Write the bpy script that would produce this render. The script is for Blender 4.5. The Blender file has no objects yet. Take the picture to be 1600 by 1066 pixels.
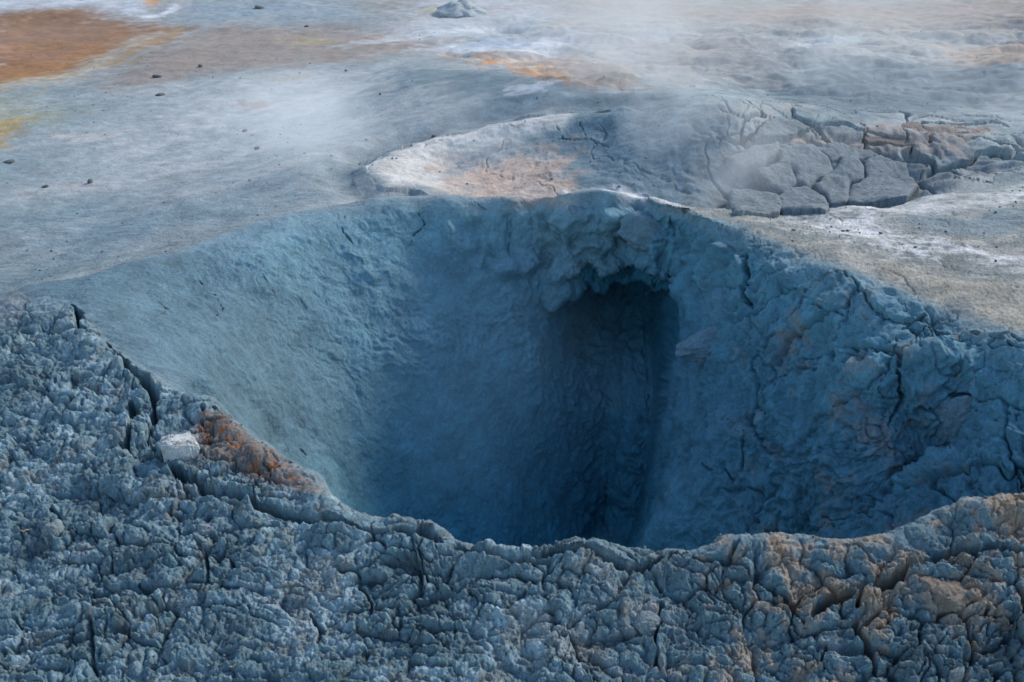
import bpy, bmesh, math, random
import numpy as np
from mathutils import Vector

R = math.radians
SC = bpy.context.scene
COL = SC.collection
random.seed(7)

# ------------------------------------------------------------------ camera
CAMZ, PITCH, HFOV = 1.7, 24.0, 50.0
FPX = 800.0 / math.tan(R(HFOV / 2))           # focal length in photo pixels (1600 wide)
cam = bpy.data.cameras.new('camera')
cam.lens_unit = 'FOV'; cam.angle = R(HFOV)
cam.clip_start = 0.05; cam.clip_end = 3000
cam.dof.use_dof = True; cam.dof.focus_distance = 4.3; cam.dof.aperture_fstop = 16
camo = bpy.data.objects.new('camera', cam); COL.objects.link(camo)
camo.location = (0, 0, CAMZ); camo.rotation_euler = (R(90 - PITCH), 0, 0)
SC.camera = camo

# ------------------------------------------------------------------ light
SUN_EL, SUN_AZ = 34.0, 50.0                   # azimuth clockwise from the view direction (+Y)
w = bpy.data.worlds.new('World'); SC.world = w; w.use_nodes = True
nt = w.node_tree; nt.nodes.clear()
sky = nt.nodes.new('ShaderNodeTexSky'); sky.sky_type = 'NISHITA'; sky.sun_disc = False
sky.sun_elevation = R(SUN_EL); sky.sun_rotation = R(SUN_AZ)
sky.air_density = 1.0; sky.dust_density = 0.3; sky.ozone_density = 0.0
bg = nt.nodes.new('ShaderNodeBackground'); bg.inputs['Strength'].default_value = 0.12
wo = nt.nodes.new('ShaderNodeOutputWorld')
nt.links.new(sky.outputs[0], bg.inputs[0]); nt.links.new(bg.outputs[0], wo.inputs[0])
sun = bpy.data.lights.new('sun', 'SUN'); sun.energy = 1.9; sun.angle = R(14); sun.color = (1.0, 0.86, 0.72)
suno = bpy.data.objects.new('sun', sun); COL.objects.link(suno)
sd = Vector((math.sin(R(SUN_AZ)) * math.cos(R(SUN_EL)), math.cos(R(SUN_AZ)) * math.cos(R(SUN_EL)), math.sin(R(SUN_EL))))
suno.rotation_euler = sd.to_track_quat('Z', 'Y').to_euler()
suno.location = (0, 0, 30)
SC.view_settings.view_transform = 'Standard'; SC.view_settings.look = 'None'
SC.view_settings.exposure = 1.12; SC.view_settings.gamma = 1.0
SC.cycles.volume_step_rate = 2.0; SC.cycles.volume_max_steps = 96
SC.cycles.max_bounces = 8; SC.cycles.diffuse_bounces = 5; SC.cycles.volume_bounces = 1

# ------------------------------------------------------------------ noise (numpy)
rng = np.random.default_rng(11)
PERM = rng.permutation(256).astype(np.int32); PERM = np.concatenate([PERM, PERM, PERM])
GR = rng.normal(size=(256, 3)).astype(np.float32); GR /= np.linalg.norm(GR, axis=1)[:, None]
def perlin(P, s, off=0.0):
    q = P * np.float32(s) + np.float32(off)
    i = np.floor(q).astype(np.int32); f = q - i
    i &= 255
    u = f * f * f * (f * (f * 6 - 15) + 10)
    r = np.zeros(len(P), np.float32)
    for a in (0, 1):
        pa = PERM[i[:, 0] + a]; wa = u[:, 0] if a else 1 - u[:, 0]
        for b in (0, 1):
            pb = PERM[pa + i[:, 1] + b]; wb = wa * (u[:, 1] if b else 1 - u[:, 1])
            for c in (0, 1):
                h = PERM[pb + i[:, 2] + c]; g = GR[h]
                d = g[:, 0] * (f[:, 0] - a) + g[:, 1] * (f[:, 1] - b) + g[:, 2] * (f[:, 2] - c)
                r += d * wb * (u[:, 2] if c else 1 - u[:, 2])
    return r * 1.5
def fbm(P, s, n=4, g=0.5, off=0.0):
    r = 0; a = 1.0
    for k in range(n):
        r = r + a * perlin(P, s * 2.03 ** k, off + 17.3 * k); a *= g
    return r
def billow(P, s, n=3, g=0.5, off=0.0):
    r = 0; a = 1.0
    for k in range(n):
        r = r + a * np.abs(perlin(P, s * 2.1 ** k, off + 9.7 * k)); a *= g
    return r
J = rng.random((256, 3)).astype(np.float32)
def voro(P2, s, off=0.0):
    """2D cells: returns F1, F2-F1, cell random (two values), offset to the cell's point"""
    q = P2 * np.float32(s) + np.float32(off)
    i = np.floor(q).astype(np.int32); f = q - i
    n = len(q); F1 = np.full(n, 9, np.float32); F2 = F1.copy()
    c1 = np.zeros(n, np.int32); dx = np.zeros(n, np.float32); dy = dx.copy()
    for a in (-1, 0, 1):
        for b in (-1, 0, 1):
            h = PERM[PERM[(i[:, 0] + a) & 255] + ((i[:, 1] + b) & 255)]
            ex = a + J[h, 0] - f[:, 0]; ey = b + J[h, 1] - f[:, 1]
            d = np.sqrt(ex * ex + ey * ey)
            m = d < F1
            F2 = np.where(m, F1, np.minimum(F2, d)); F1 = np.where(m, d, F1)
            c1 = np.where(m, h, c1); dx = np.where(m, ex, dx); dy = np.where(m, ey, dy)
    return F1, F2 - F1, c1, dx, dy
def sstep(x, a, b):
    t = np.clip((x - a) / (b - a), 0, 1); return t * t * (3 - 2 * t)

# ------------------------------------------------------------------ base relief: heights of surveyed points
CA, SA = math.cos(R(PITCH)), math.sin(R(PITCH))
def ray(px, py):
    px = np.asarray(px, float); py = np.asarray(py, float)
    X = px - 800; U = 533 - py
    return X, FPX * CA + U * SA, -FPX * SA + U * CA
def at_z(px, py, z):
    x, y, zz = ray(px, py); t = (z - CAMZ) / zz; return (x * t, y * t, z)
def at_y(px, py, Y):
    x, y, zz = ray(px, py); t = Y / y; return (x * t, Y, CAMZ + zz * t)

C = (0.35, 4.15)                                # middle of the pit
RIM_NEAR = [(130,500,.01),(170,545,.0),(215,580,0),(265,610,0),(320,622,0),(400,690,0),(480,742,0),(545,802,0),(640,825,0),(740,858,0),(820,862,0),
            (900,850,.0),(1000,866,-.015),(1045,872,-.02),(1130,842,.03),(1240,836,.03),(1330,845,.03),(1440,808,.06),(1520,785,.08),(1600,772,.10)]
RIM_FAR = [(60,445,-.02),(150,425,.0),(230,402,.0),(330,367,0),(400,347,.01),(480,327,.02),(600,312,.03),(700,308,.04),(800,308,.05),(880,304,.08),(940,299,.10),
           (1010,308,.12),(1080,328,.12),(1150,350,.14),(1200,372,.15),(1300,420,.16),(1450,475,.16),(1600,520,.16)]
cps = []
cps += [at_z(*p) for p in RIM_NEAR[1:]] + [at_z(*p) for p in RIM_FAR]
# ground just outside the near rim and the foreground
for p in [(0,1066,-.12),(400,1066,-.10),(800,1066,-.10),(1200,1066,-.10),(1600,1066,-.07),(0,900,-.1),(300,920,-.07),(600,950,-.06),(900,960,-.05),
          (1200,950,-.03),(1500,910,.02),(0,760,-.07),(150,760,-.05),(300,790,-.03),(0,620,-.05),(100,610,-.02),(0,520,-.04),(60,480,-.01)]:
    cps.append(at_z(*p))
lidc = list(cps); cps = []
for p in RIM_NEAR[3:]:                          # the inner side of the near rim drops steeply
    x, y, z = at_z(*p); dx, dy = C[0] - x, C[1] - y
    if p[0] > 1150: dx, dy = (1.6 - x) * .6, 3.3 - y
    l = math.hypot(dx, dy); dx /= l; dy /= l
    right = p[0] > 1150
    left = p[0] < 560
    for dd, dz in ((.05, -.045), (.14, -.24 if left else -.32), (.3, -.42 if (right or left) else -.8)):
        cps.append((x + dx * dd, y + dy * dd, z + dz))
WALL = [(200,440,4.5),(200,500,4.1),(300,450,4.65),(300,550,4.0),(330,600,3.62),(350,650,3.75),(450,730,4.0),
        (400,400,4.95),(400,500,4.6),(400,600,4.25),(430,680,4.2),
        (550,400,5.25),(550,500,5.0),(550,600,4.8),(560,700,4.6),(600,790,4.5),
        (700,345,5.5),(700,420,5.4),(700,520,5.2),(700,650,4.95),(720,780,4.75),(780,850,4.7),
        (850,350,5.55),(850,430,5.5),(850,520,5.38),(850,650,5.2),(850,780,5.05),(870,850,4.95),
        (960,345,5.45),(960,420,5.42),(960,520,5.4),(960,650,5.35),(960,780,5.3),(940,850,5.2),(1020,400,5.22),
        (1100,380,4.9),(1100,450,4.75),(1095,520,4.55),(1090,600,4.36),(1080,700,4.16),(1045,780,4.0),(1015,845,3.9),
        (1200,400,4.5),(1200,500,4.2),(1200,600,4.0),(1200,700,3.85),(1180,800,3.7),(1150,860,3.6),
        (1300,470,4.0),(1300,560,3.8),(1300,660,3.6),(1300,760,3.5),(1280,840,3.5),
        (1450,540,3.65),(1450,640,3.47),(1450,740,3.35),(1430,800,3.42),(1600,600,3.35),(1600,680,3.2),(1600,740,3.1)]
cps += [at_y(*p) for p in WALL]
cps += [(.3,4.3,-2.0),(.45,4.75,-1.98),(.1,3.9,-1.95),(.55,5.05,-1.9),(.28,3.5,-1.7),(0,3.4,-1.45),(-.35,3.7,-1.25),(-.2,4.2,-1.9),(.45,3.2,-1.4),(.62,4.6,-1.75),(.68,5.0,-1.7),
        (.5,3.7,-1.7),(.74,5.15,-1.4),(-.6,3.6,-.8),(-.7,3.9,-.85),
        (1.75,3.0,-.25),(2.1,3.1,0.0)]
inner = cps; cps = [(2.35,3.0,.13),(2.0,2.65,.1),(1.8,2.4,.08),(2.6,3.6,.13),(3.2,3.2,.05)]
for p in RIM_FAR:                               # beyond the far rim the ground falls away (not on the right plateau)
    x, y, z = at_z(*p); dx, dy = x - C[0], y - C[1]; l = math.hypot(dx, dy); dx /= l; dy /= l
    if p[0] <= 1010:
        cps += [(x + dx * .12, y + dy * .12, z - .025), (x + dx * .35, y + dy * .35, z - (.13 if p[0] > 300 else .09))]
    elif p[0] >= 1200:
        cps.append((x + dx * .15, y + dy * .15, z - .004))
# right plateau, left plain, second mud pot, ridge and the country behind
for p in [(1400,400,.14),(1600,400,.13),(1300,350,.1),(1500,330,.05),(1600,290,.0),(1230,330,.08),(1450,302,.02),(1330,318,.06),(1160,329,.09),(1800,400,.1),
          (0,440,-.16),(100,405,-.2),(0,300,-.35),(200,300,-.3),(400,250,-.3),(0,150,-.35),(200,150,-.3),(300,80,-.3),(420,300,-.22),(500,200,-.3),(600,130,-.25),(520,290,-.2),
          (250,350,-.2),(-200,300,-.35),(-200,600,-.2),(-200,900,-.2),
          (575,262,-.20),(600,298,-.21),(640,228,-.17),(700,198,-.10),(850,155,.06),
          (640,110,-.12),(750,114,0),(850,128,.08),(1000,147,.13),(1130,175,.11),(1300,190,.0),(1450,192,-.03),(1600,190,-.05),(1800,180,-.05),
          (0,0,-.2),(400,0,-.2),(800,0,-.2),(1200,0,-.2),(1600,0,-.1),(300,40,-.3),(560,50,-.3),(100,90,-.38),(50,40,-.36),(720,50,-.25),(700,85,-.2)]:
    cps.append(at_z(*p))
for p in [(950,290,6.72),(1050,310,6.6),(1000,230,7.15),(1100,250,6.9),(1150,300,6.6),(1200,255,6.9),(1300,300,6.7),(1300,245,7.05),(1400,280,6.9),(1500,255,7.05),(1600,235,7.3),
          (1400,225,7.3),(1200,205,7.2),(760,290,6.9),(700,255,7.35),(800,245,7.3),(850,280,6.8),(900,200,7.6),(1100,325,6.3),(1250,325,6.4),(1400,305,6.5),(1550,278,6.7),
          (1000,122,10.2),(1200,150,9.5),(1400,150,9.2),(1550,120,10),(1300,100,11),(1500,70,12.5),(900,90,11.5),(800,97,10.8),(900,122,9.9),(1550,165,8.8)]:
    cps.append(at_y(*p))
cps += [(.6,6.05,-.36),(-.2,6.1,-.25),(1.2,6.0,-.3),(2,5.9,-.15),(0,1.2,-.22),(-2,1,-.28),(2,1.2,-.12),(0,0,-.3),(-4,2,-.3),(4,1,-.1),(0,-3,-.35),(-5,-2,-.35),(5,-2,-.3),
        (-5,7,-.35),(-9,12,-.3),(9,9,-.1),(9,14,-.1),(6,5,0),(-6,20,-.2),(6,20,-.2),(0,25,-.2),(14,22,-.1),(-14,22,-.2),(-12,4,-.3),(12,2,-.2)]
cc = 0.05
def fit(pts, lam):
    q = np.array([[float(a) for a in p] for p in pts]); n = len(q)
    K = np.sqrt((q[:, None, 0] - q[None, :, 0]) ** 2 + (q[:, None, 1] - q[None, :, 1]) ** 2 + cc * cc)
    A = np.zeros((n + 1, n + 1)); A[:n, :n] = K - np.eye(n) * lam; A[:n, n] = 1; A[n, :n] = 1
    sol = np.linalg.solve(A, np.append(q[:, 2], 0)); return q.astype(np.float32), sol.astype(np.float32)
outer_pts = lidc + cps
FULL, LID = fit(outer_pts + inner, .0008), fit(outer_pts, .0008)
def rbf(f, x, y):
    q, sol = f; r = np.full(x.shape, sol[-1], np.float32)
    for k in range(len(q)): r += sol[k] * np.sqrt((x - q[k, 0]) ** 2 + (y - q[k, 1]) ** 2 + np.float32(cc * cc))
    return r
def base_z(x, y):
    sh = x.shape; x = x.ravel().astype(np.float32); y = y.ravel().astype(np.float32)
    a = rbf(FULL, x, y); i = np.nonzero((np.abs(x) < 3.5) & (y > 1.8) & (y < 6.8))[0]
    b = rbf(LID, x[i], y[i]); kk = .035                      # the outer ground is a lid the pit never rises above
    h = np.clip(.5 + .5 * (b - a[i]) / kk, 0, 1); r = a; fd = (1 - sstep(np.abs(x[i]), 2.9, 3.4)) * sstep(y[i], 1.8, 2.2) * (1 - sstep(y[i], 6.1, 6.75))
    r[i] += fd * (b * (1 - h) + a[i] * h - kk * h * (1 - h) - a[i])
    d = np.sqrt(x * x + (y - 8) ** 2); t = sstep(d, 18, 45)
    far = -.2 + .02 * (d - 20) * (.5 + .5 * np.sin(x * .05 + 1) * np.cos(y * .037))
    return (r * (1 - t) + far * t).reshape(sh)
def push(x, y, z):
    """hollow under the far rim: the wall steps back below its roof"""
    wx = sstep(x, .08, .32) * (1 - sstep(x, .80, .95)); wy = sstep(y, 4.95, 5.15) * (1 - sstep(y, 5.8, 6.0))
    roof = -.40 - .07 * np.clip((.62 - x) / .3, -1, 1) + .03 * np.sin(x * 21) + .018 * np.sin(x * 47 + 1)
    wz = sstep(-z, -roof, -roof + .08) * (1 - .92 * sstep(-z, .62, 1.25)) + .25 * sstep(-z, -roof - .14, -roof - .09)
    deep = .45 * sstep(x, .2, .55)
    return wx * wy * wz * (.16 + deep)
def hit(pts):
    """where the sight lines of the given photo points meet the ground"""
    P = np.array(pts, float); dx, dy, dz = ray(P[:, 0], P[:, 1])
    ys = np.geomspace(1.2, 40, 900)
    t = ys[None] / dy[:, None]; X = dx[:, None] * t; Z = CAMZ + dz[:, None] * t; Y = np.repeat(ys[None], len(P), 0)
    B = base_z(X, Y); m = B > Z; k = np.argmax(m, 1); k[~m.any(1)] = 899
    o = []
    for i in range(len(P)):
        j = max(k[i], 1); a = B[i, j - 1] - Z[i, j - 1]; b = B[i, j] - Z[i, j]; f = a / (a - b) if a != b else 0
        f = min(max(f, 0), 1); yy = ys[j - 1] + (ys[j] - ys[j - 1]) * f; tt = yy / dy[i]
        o.append((dx[i] * tt, yy, CAMZ + dz[i] * tt))
    return np.array(o)

# ------------------------------------------------------------------ ground sheet: a fan of columns, finer where it is nearer
QUAL = 1.0
az_in = np.linspace(R(-35), R(35), int(1500 * QUAL))
az_out = np.linspace(R(35), R(325), 130)[1:-1]
az = np.concatenate([az_in, az_out]).astype(np.float32); NC = len(az)
NR = int(1500 * QUAL)
rr = np.geomspace(.25, 900, 1500).astype(np.float32)
rr = np.unique(np.concatenate([np.linspace(.25, 1.7, 60), np.linspace(1.7, 7, 900), np.geomspace(7.01, 22, 350), np.geomspace(22.2, 900, 60)])).astype(np.float32)
sx, cx_ = np.sin(az)[:, None], np.cos(az)[:, None]
# the fan opens at the camera's foot
X0, Y0 = sx * rr, cx_ * rr
Z0 = base_z(X0, Y0); Yp = Y0 + push(X0, Y0, Z0)
seg = np.sqrt(np.diff(X0, axis=1) ** 2 + np.diff(Yp, axis=1) ** 2 + np.diff(Z0, axis=1) ** 2)
dist = np.sqrt(X0 ** 2 + Yp ** 2 + (Z0 - CAMZ) ** 2)
ang = np.arctan2(Z0 - CAMZ, np.sqrt(X0 ** 2 + Yp ** 2))
scr = np.maximum(np.diff(ang, axis=1), 0)
dm = .5 * (dist[:, 1:] + dist[:, :-1])
wgt = scr + .22 * seg / dm
wgt = np.where(rr[None, 1:] < 1.6, wgt * .12, wgt); wgt = np.where(rr[None, 1:] > 20, wgt * .3, wgt)
cum = np.concatenate([np.zeros((NC, 1)), np.cumsum(wgt, 1)], 1); cum /= cum[:, -1:]
ts = np.linspace(0, 1, NR)
RR = np.stack([np.interp(ts, cum[i], rr) for i in range(NC)]).astype(np.float32)
ker = np.hanning(11); ker /= ker.sum()            # smooth the rows from column to column
pad = np.concatenate([RR[-5:], RR, RR[:5]]); RR = sum(ker[k] * pad[k:k + NC] for k in range(11)).astype(np.float32)
X, Y = sx * RR, cx_ * RR
Z = base_z(X, Y); Y = Y + push(X, Y, Z)
G = np.stack([X, Y, Z], -1)

def grid_normals(G):
    du = np.roll(G, -1, 0) - np.roll(G, 1, 0)
    dv = np.empty_like(G); dv[:, 1:-1] = G[:, 2:] - G[:, :-2]; dv[:, 0] = G[:, 1] - G[:, 0]; dv[:, -1] = G[:, -1] - G[:, -2]
    N = np.cross(du, dv); N /= np.maximum(np.linalg.norm(N, axis=2, keepdims=True), 1e-12)
    return N.astype(np.float32)
N = grid_normals(G).reshape(-1, 3)
P = G.reshape(-1, 3).astype(np.float32)
x, y, z = P.T

# rim outline -> signed distance outside (+) / inside (-)
rim = [at_z(*p)[:2] for p in RIM_NEAR] + [(1.75, 2.5), (2.1, 2.75), (2.35, 3.05), (2.2, 3.4)] + [at_z(*p)[:2] for p in reversed(RIM_FAR)]
rim = np.array(rim, float)
def poly_sd(px, py, poly, chunk_far=9.0):
    """signed distance to a closed polygon, + outside"""
    d = np.full(px.shape, 1e9, np.float32); ins = np.zeros(px.shape, bool); m = len(poly)
    for i in range(m):
        ax, ay = poly[i]; bx, by = poly[(i + 1) % m]; ex, ey = bx - ax, by - ay
        t = np.clip(((px - ax) * ex + (py - ay) * ey) / (ex * ex + ey * ey + 1e-12), 0, 1)
        d = np.minimum(d, (px - ax - t * ex) ** 2 + (py - ay - t * ey) ** 2)
        c = ((ay > py) != (by > py)); xi = ax + (py - ay) * ex / (ey if abs(ey) > 1e-12 else 1e-12)
        ins ^= c & (px < xi)
    d = np.sqrt(d); return np.where(ins, -d, d)
near = (np.abs(x) < 6) & (y > -1) & (y < 9)
sd = np.full(x.shape, 5, np.float32)
yu = (cx_ * RR).reshape(-1)
sd[near] = poly_sd(x[near], yu[near], rim)
# which part of the rim: 1 on the camera's side (crumbly crust), 0 on the far side
thL = np.array([at_z(130, 470, 0)[:2], at_z(0, 425, -.1)[:2]])
def side(px, py, a, b): return ((b[0] - a[0]) * (py - a[1]) - (b[1] - a[1]) * (px - a[0])) / np.hypot(b[0] - a[0], b[1] - a[1])
pa, pb = at_z(-300, 520, -.1)[:2], at_z(170, 435, 0)[:2]
crumb = 1 - sstep(side(x, y, pa, pb), -.5, .1)                 # left boundary
crumb *= np.where(x > -.6, 1 - sstep(y, 2.95, 3.35), 1)
crust = crumb * sstep(sd + .02 * perlin(P, 9), -.05, .03) * (1 - .5 * sstep(y, 6, 8))
lidd = np.zeros(len(P), np.float32); li = np.nonzero((np.abs(x) < 3.2) & (y > 2) & (y < 6.3) & (sd < .3))[0]
lidd[li] = rbf(LID, x[li], (cx_ * RR).reshape(-1)[li]) - z[li]
slab = 1 - sstep(poly_sd(x, y, np.array([at_z(*p)[:2] for p in [(318,645,0),(350,655,0),(410,702,-.05),(500,770,-.03),(470,790,0),(370,725,0),(310,690,0)]])), -.02, .04)
crust *= 1 - .1 * slab
inside = sstep(lidd, .02, .11); inside = np.maximum(inside, .75 * sstep(.10 - sd, 0, .2) * (1 - crumb))
behind = sstep(side(x, y, at_z(0, 440, -.1)[:2], at_z(400, 340, 0)[:2]), 0, .3)

# ------------------------------------------------------------------ relief detail
D = np.zeros(len(P), np.float32)      # along the normal
LIM = (y < 30) & (np.abs(x) < 25)
def on(mask, f):
    o = np.zeros(len(P), np.float32); i = np.nonzero(mask)[0]
    if len(i): o[i] = f(i)
    return o
def nzq(a, b): return np.sin(a * 9 + 2 * np.sin(b * 6)) * np.sin(b * 11 + a * 3)
view = (y > .3) & (y < 26) & (np.abs(x) < .95 * y + 1.2)
near_v = view & (y < 7.5)
# gentle undulation everywhere
D += on(LIM, lambda i: .025 * fbm(P[i], .9, 2) * (1 - .4 * crust[i]))
# crumbly crust of the foreground
CAV = np.zeros(len(P), np.float32)
def f_crust(i):
    q = P[i].copy(); q0 = q.copy()
    q[:, 0] *= .78; q += .035 * np.stack([perlin(q, 5, k * 31.7) for k in range(3)], -1) + .014 * np.stack([perlin(q0, 15, 3 + k * 31.7) for k in range(3)], -1) + .005 * np.stack([perlin(q0, 45, 9 + k * 31.7) for k in range(3)], -1)
    big = np.clip((q[:, 0] - .05) / .5, 0, 1); a = perlin(q0, 2.6, 40); a2 = perlin(q0, 5.5, 66)
    h = np.zeros(len(q), np.float32); cav = np.zeros(len(q), np.float32)
    # clods of three sizes, each with a rounded top, its own height and a dark gap of uneven width
    for sc, amp, gap, gw, of, gate in ((4.6, .020, .016, .07, 11., sstep(a2, -.2, .2)), (10.5, .021, .020, .13, 0., sstep(a, -.45, .05)), (23, .0085, .008, .17, 4.1, sstep(a2, -.15, .3))):
        F1, E1, c, dx, dy = voro(q[:, :2], sc, of); w_ = gw * (.35 + 1.3 * J[c, 1] * J[c, 0] + .5 * np.clip(a, 0, 1))
        g = gate * (1 - sstep(E1, 0, w_)) * (J[c, 2] > .22)
        h += amp * (.75 * np.sqrt(np.clip(E1 * 1.6, 0, 1)) + 1.0 * (J[c, 2] - .5) + 1.1 * ((J[c, 0] - .5) * dx + (J[c, 1] - .5) * dy)) * (.55 + .45 * gate) - gap * g
        cav = np.maximum(cav, g)
    r3 = np.abs(perlin(q, 24, 6.1)); r4 = np.abs(perlin(q, 52, 4.4))
    h += .015 * (1 - (1 - np.minimum(r3 / .35, 1)) ** 2) + .0055 * (1 - (1 - np.minimum(r4 / .4, 1)) ** 2)
    f = fbm(q0, 6.5, 6, .62, off=91); h += .019 * f + .0045 * fbm(q0, 95, 3, .7)
    h += .016 * sstep(np.abs(perlin(q, 3.4, 1.7)), 0, .2) * (.5 + .5 * big)
    CAV[i] = cav
    return (h - .03) * (.92 + .22 * a)
D += on(near_v & (crust > .01), f_crust) * crust * (1 - .5 * np.exp(-((sd - .04) / .055) ** 2)) * (.95 + .12 * sstep(x, -.2, .4))
# walls: stucco-like mud, lumps under the far rim, rough right-hand buttress
rough = inside * (sstep(x, .45, .95) * .85 + .12)
rough = np.maximum(rough, inside * sstep(z, -.75, -.3) * sstep(x, -.15, .25) * .9)
topband = inside * sstep(lidd, .04, .12) * (1 - sstep(lidd, .34, .46)) * sstep(y, 4.4, 4.9) * sstep(x, -.55, .0)
BANDS = hit([(620,525),(700,545),(790,500),(850,560),(880,640)]).astype(np.float32)
rough = np.maximum(rough, .8 * sstep(y - yu, .02, .12))
def f_wall(i):
    q = P[i].copy(); q += .04 * fbm(q, 5, 2, off=9)[:, None]
    s = .0065 * fbm(q, 14, 4, .6) + .022 * fbm(q, 3.1, 2, off=2) - .004 * (1 - sstep(np.abs(fbm(q, 6, 3, off=77)), 0, .10)) * sstep(perlin(q, 2.2, 9), -.1, .3)
    r = rough[i]; s += r * (.045 * (billow(q, 5.2, 3, .5, 1) - .3) - .0 + .016 * fbm(q, 22, 3, .6) + .02 * (billow(q, 15, 2, .5, 7) - .3))
    s += topband[i] * .16 * (billow(q, 4.3, 2, .4, 21) - .28)
    rw = sstep(x[i], .7, 1.1); w_ = P[i] + .07 * np.stack([fbm(P[i], 4, 4, .6, off=k * 7.) for k in range(3)], -1)
    F1, E1, c, dx, dy = voro(np.stack([w_[:, 0], w_[:, 1] + w_[:, 2] * .8], -1), 3.3, 3.); F1, E2, c2, dx, dy = voro(np.stack([w_[:, 0], w_[:, 1] + w_[:, 2] * .8], -1), 8.5, 1.)
    s += rw * (-.030 * (1 - sstep(E1, 0, .035 + .05 * J[c, 1])) * (J[c, 2] > .35) + .03 * (J[c, 0] - .5) - .012 * (1 - sstep(E2, 0, .07)) * (J[c2, 2] > .62) + .03 * (billow(q, 7, 3, .55, 31) - .3))
    bd = np.full(len(i), 9., np.float32)
    for A_, B_ in zip(BANDS[:-1], BANDS[1:]):
        e = B_ - A_; t = np.clip(((P[i] - A_) @ e) / (e @ e), 0, 1); bd = np.minimum(bd, np.linalg.norm(P[i] - A_ - t[:, None] * e, axis=1))
    b = np.exp(-(bd / .16) ** 2); s += b * (.032 * (billow(q, 5.5, 3, .55, 41) - .25) + .012 * fbm(q, 30, 3, .6))
    return s
D += on(near_v & (inside > .01), f_wall) * inside
# outer far rim and right plateau: fine grain
outer = (1 - inside) * (1 - crust)
def f_out(i):
    q = P[i] * np.array([1, 1, 1], np.float32); d = np.sqrt(x[i] ** 2 + y[i] ** 2)
    k = np.clip(6 / d, .4, 1)
    pl = sstep(x[i], .3, .9) * (1 - sstep(d, 5.2, 6.2))
    return .005 * fbm(q * np.array([.6, 1.4, 1], np.float32), 18, 4, .65) * k + .014 * fbm(q, 2.7, 3, off=3) + .004 * pl * fbm(q, 60, 3, .65) - .008 * pl * (1 - sstep(np.abs(perlin(q, 3.5, 12)), 0, .05)) * sstep(perlin(q, 2, 5), 0, .3)
D += on(view & (outer > .01) & (y < 20), f_out) * outer
# rocky ground of the far pots
clus = poly_sd(x, y, hit([(1140,255),(1190,215),(1230,195),(1390,240),(1440,300),(1400,318),(1240,326),(1140,320)])[:, :2])
clus[~view] = 9; D -= .065 * (1 - sstep(clus, -.06, .28))
pot2 = poly_sd(x, y, hit([(620,240),(700,205),(860,165),(1120,182),(1330,200),(1600,200),(1700,260),(1500,290),(1240,322),(1000,322),(700,300)])[:, :2])
inpot = 1 - sstep(pot2, -.25, .1); inpot[~view] = 0
def f_pot(i):
    q = P[i]; q = q + .12 * fbm(q, 2.2, 2, off=4)[:, None]
    r = sstep(x[i], .7, 1.9)
    return .045 * (billow(q, 2.6, 3, .5) - .3) * (.15 + r) + .010 * fbm(q, 12, 3) * (.4 + r)
D += on(inpot > .01, f_pot) * inpot
vh = hit([(785, 43)])[0]; D -= .16 * np.exp(-(((x - vh[0]) / .28) ** 2 + ((y - vh[1]) / .35) ** 2))
oc = poly_sd(x, y, hit([(690,78),(760,84),(900,92),(990,110),(1000,135),(890,133),(760,100)])[:, :2]); oc = (1 - sstep(oc, -.1, .3)) * view
D += on(oc > .01, lambda i: .07 * (fbm(P[i], 1.6, 4, .55, 8))) * oc
cres = hit([(640,303),(600,300),(577,282),(573,264),(600,244),(640,228),(700,210),(760,196),(850,180),(950,172)]); cd = np.full(len(P), 9., np.float32); pv_ = np.nonzero(view & (y > 5.6) & (y < 9.5) & (np.abs(x) < 2.5))[0]
for A_, B_ in zip(cres[:-1, :2], cres[1:, :2]):
    e = B_ - A_; q2 = P[pv_][:, :2] - A_; t = np.clip((q2 @ e) / (e @ e), 0, 1); cd[pv_] = np.minimum(cd[pv_], np.linalg.norm(q2 - t[:, None] * e, axis=1))
cin = poly_sd(x, y, hit([(573,264),(600,244),(640,228),(700,210),(760,196),(850,180),(950,172),(1130,190),(1130,310),(900,310),(640,303),(600,300),(577,282)])[:, :2])
cd = cd + .03 * nzq(x, y)
D += .032 * np.exp(-((cd * np.sign(cin) + .10) / .13) ** 2) - .05 * np.exp(-((cd * np.sign(cin) - .16) / .14) ** 2)
D -= on(view & (cin < .1) & (y > 5.6), lambda i: .012 * (1 - sstep(np.abs(fbm(P[i], 1.6, 4, off=61)), 0, .03)) * sstep(-cin[i], .1, .3) + .012 * fbm(P[i], 3.5, 4, off=6))
bank = sstep(x, 1.1, 1.7) * sstep(y, 6.4, 6.7) * (1 - sstep(y, 7.6, 8.3)) * (1 - sstep(x, 4.6, 5.5)) * view
def f_bank(i):
    q = P[i] + .16 * np.stack([fbm(P[i], 2.2, 3, off=k * 9.) for k in range(3)], -1)
    F1, E1, c, dx, dy = voro(q[:, :2] * np.array([1, 1.25], np.float32), 1.9, 5.); g = 1 - sstep(E1, .0, .10 * (.4 + J[c, 1])); F1, E2, c2, dx, dy = voro(q[:, :2], 4.6, 2.)
    return -.07 * g * (J[c, 0] > .15) + .05 * (J[c, 2] - .5) - .02 * (1 - sstep(E2, 0, .1)) * (J[c2, 0] > .6)
D += on(bank > .01, f_bank) * bank
back = sstep(y, 8.2, 9.0) * sstep(x, -.6, .8) * (1 - sstep(y, 13, 15)) * view
def f_back(i):
    q = P[i] + .2 * fbm(P[i], 1.3, 2, off=14)[:, None]
    return .12 * (billow(q * np.array([.7, 1.2, 1], np.float32), 1.1, 3, .45) - .3) + .012 * fbm(q, 9, 2)
# (soft mounds)
D += on(back > .01, f_back) * back

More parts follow.
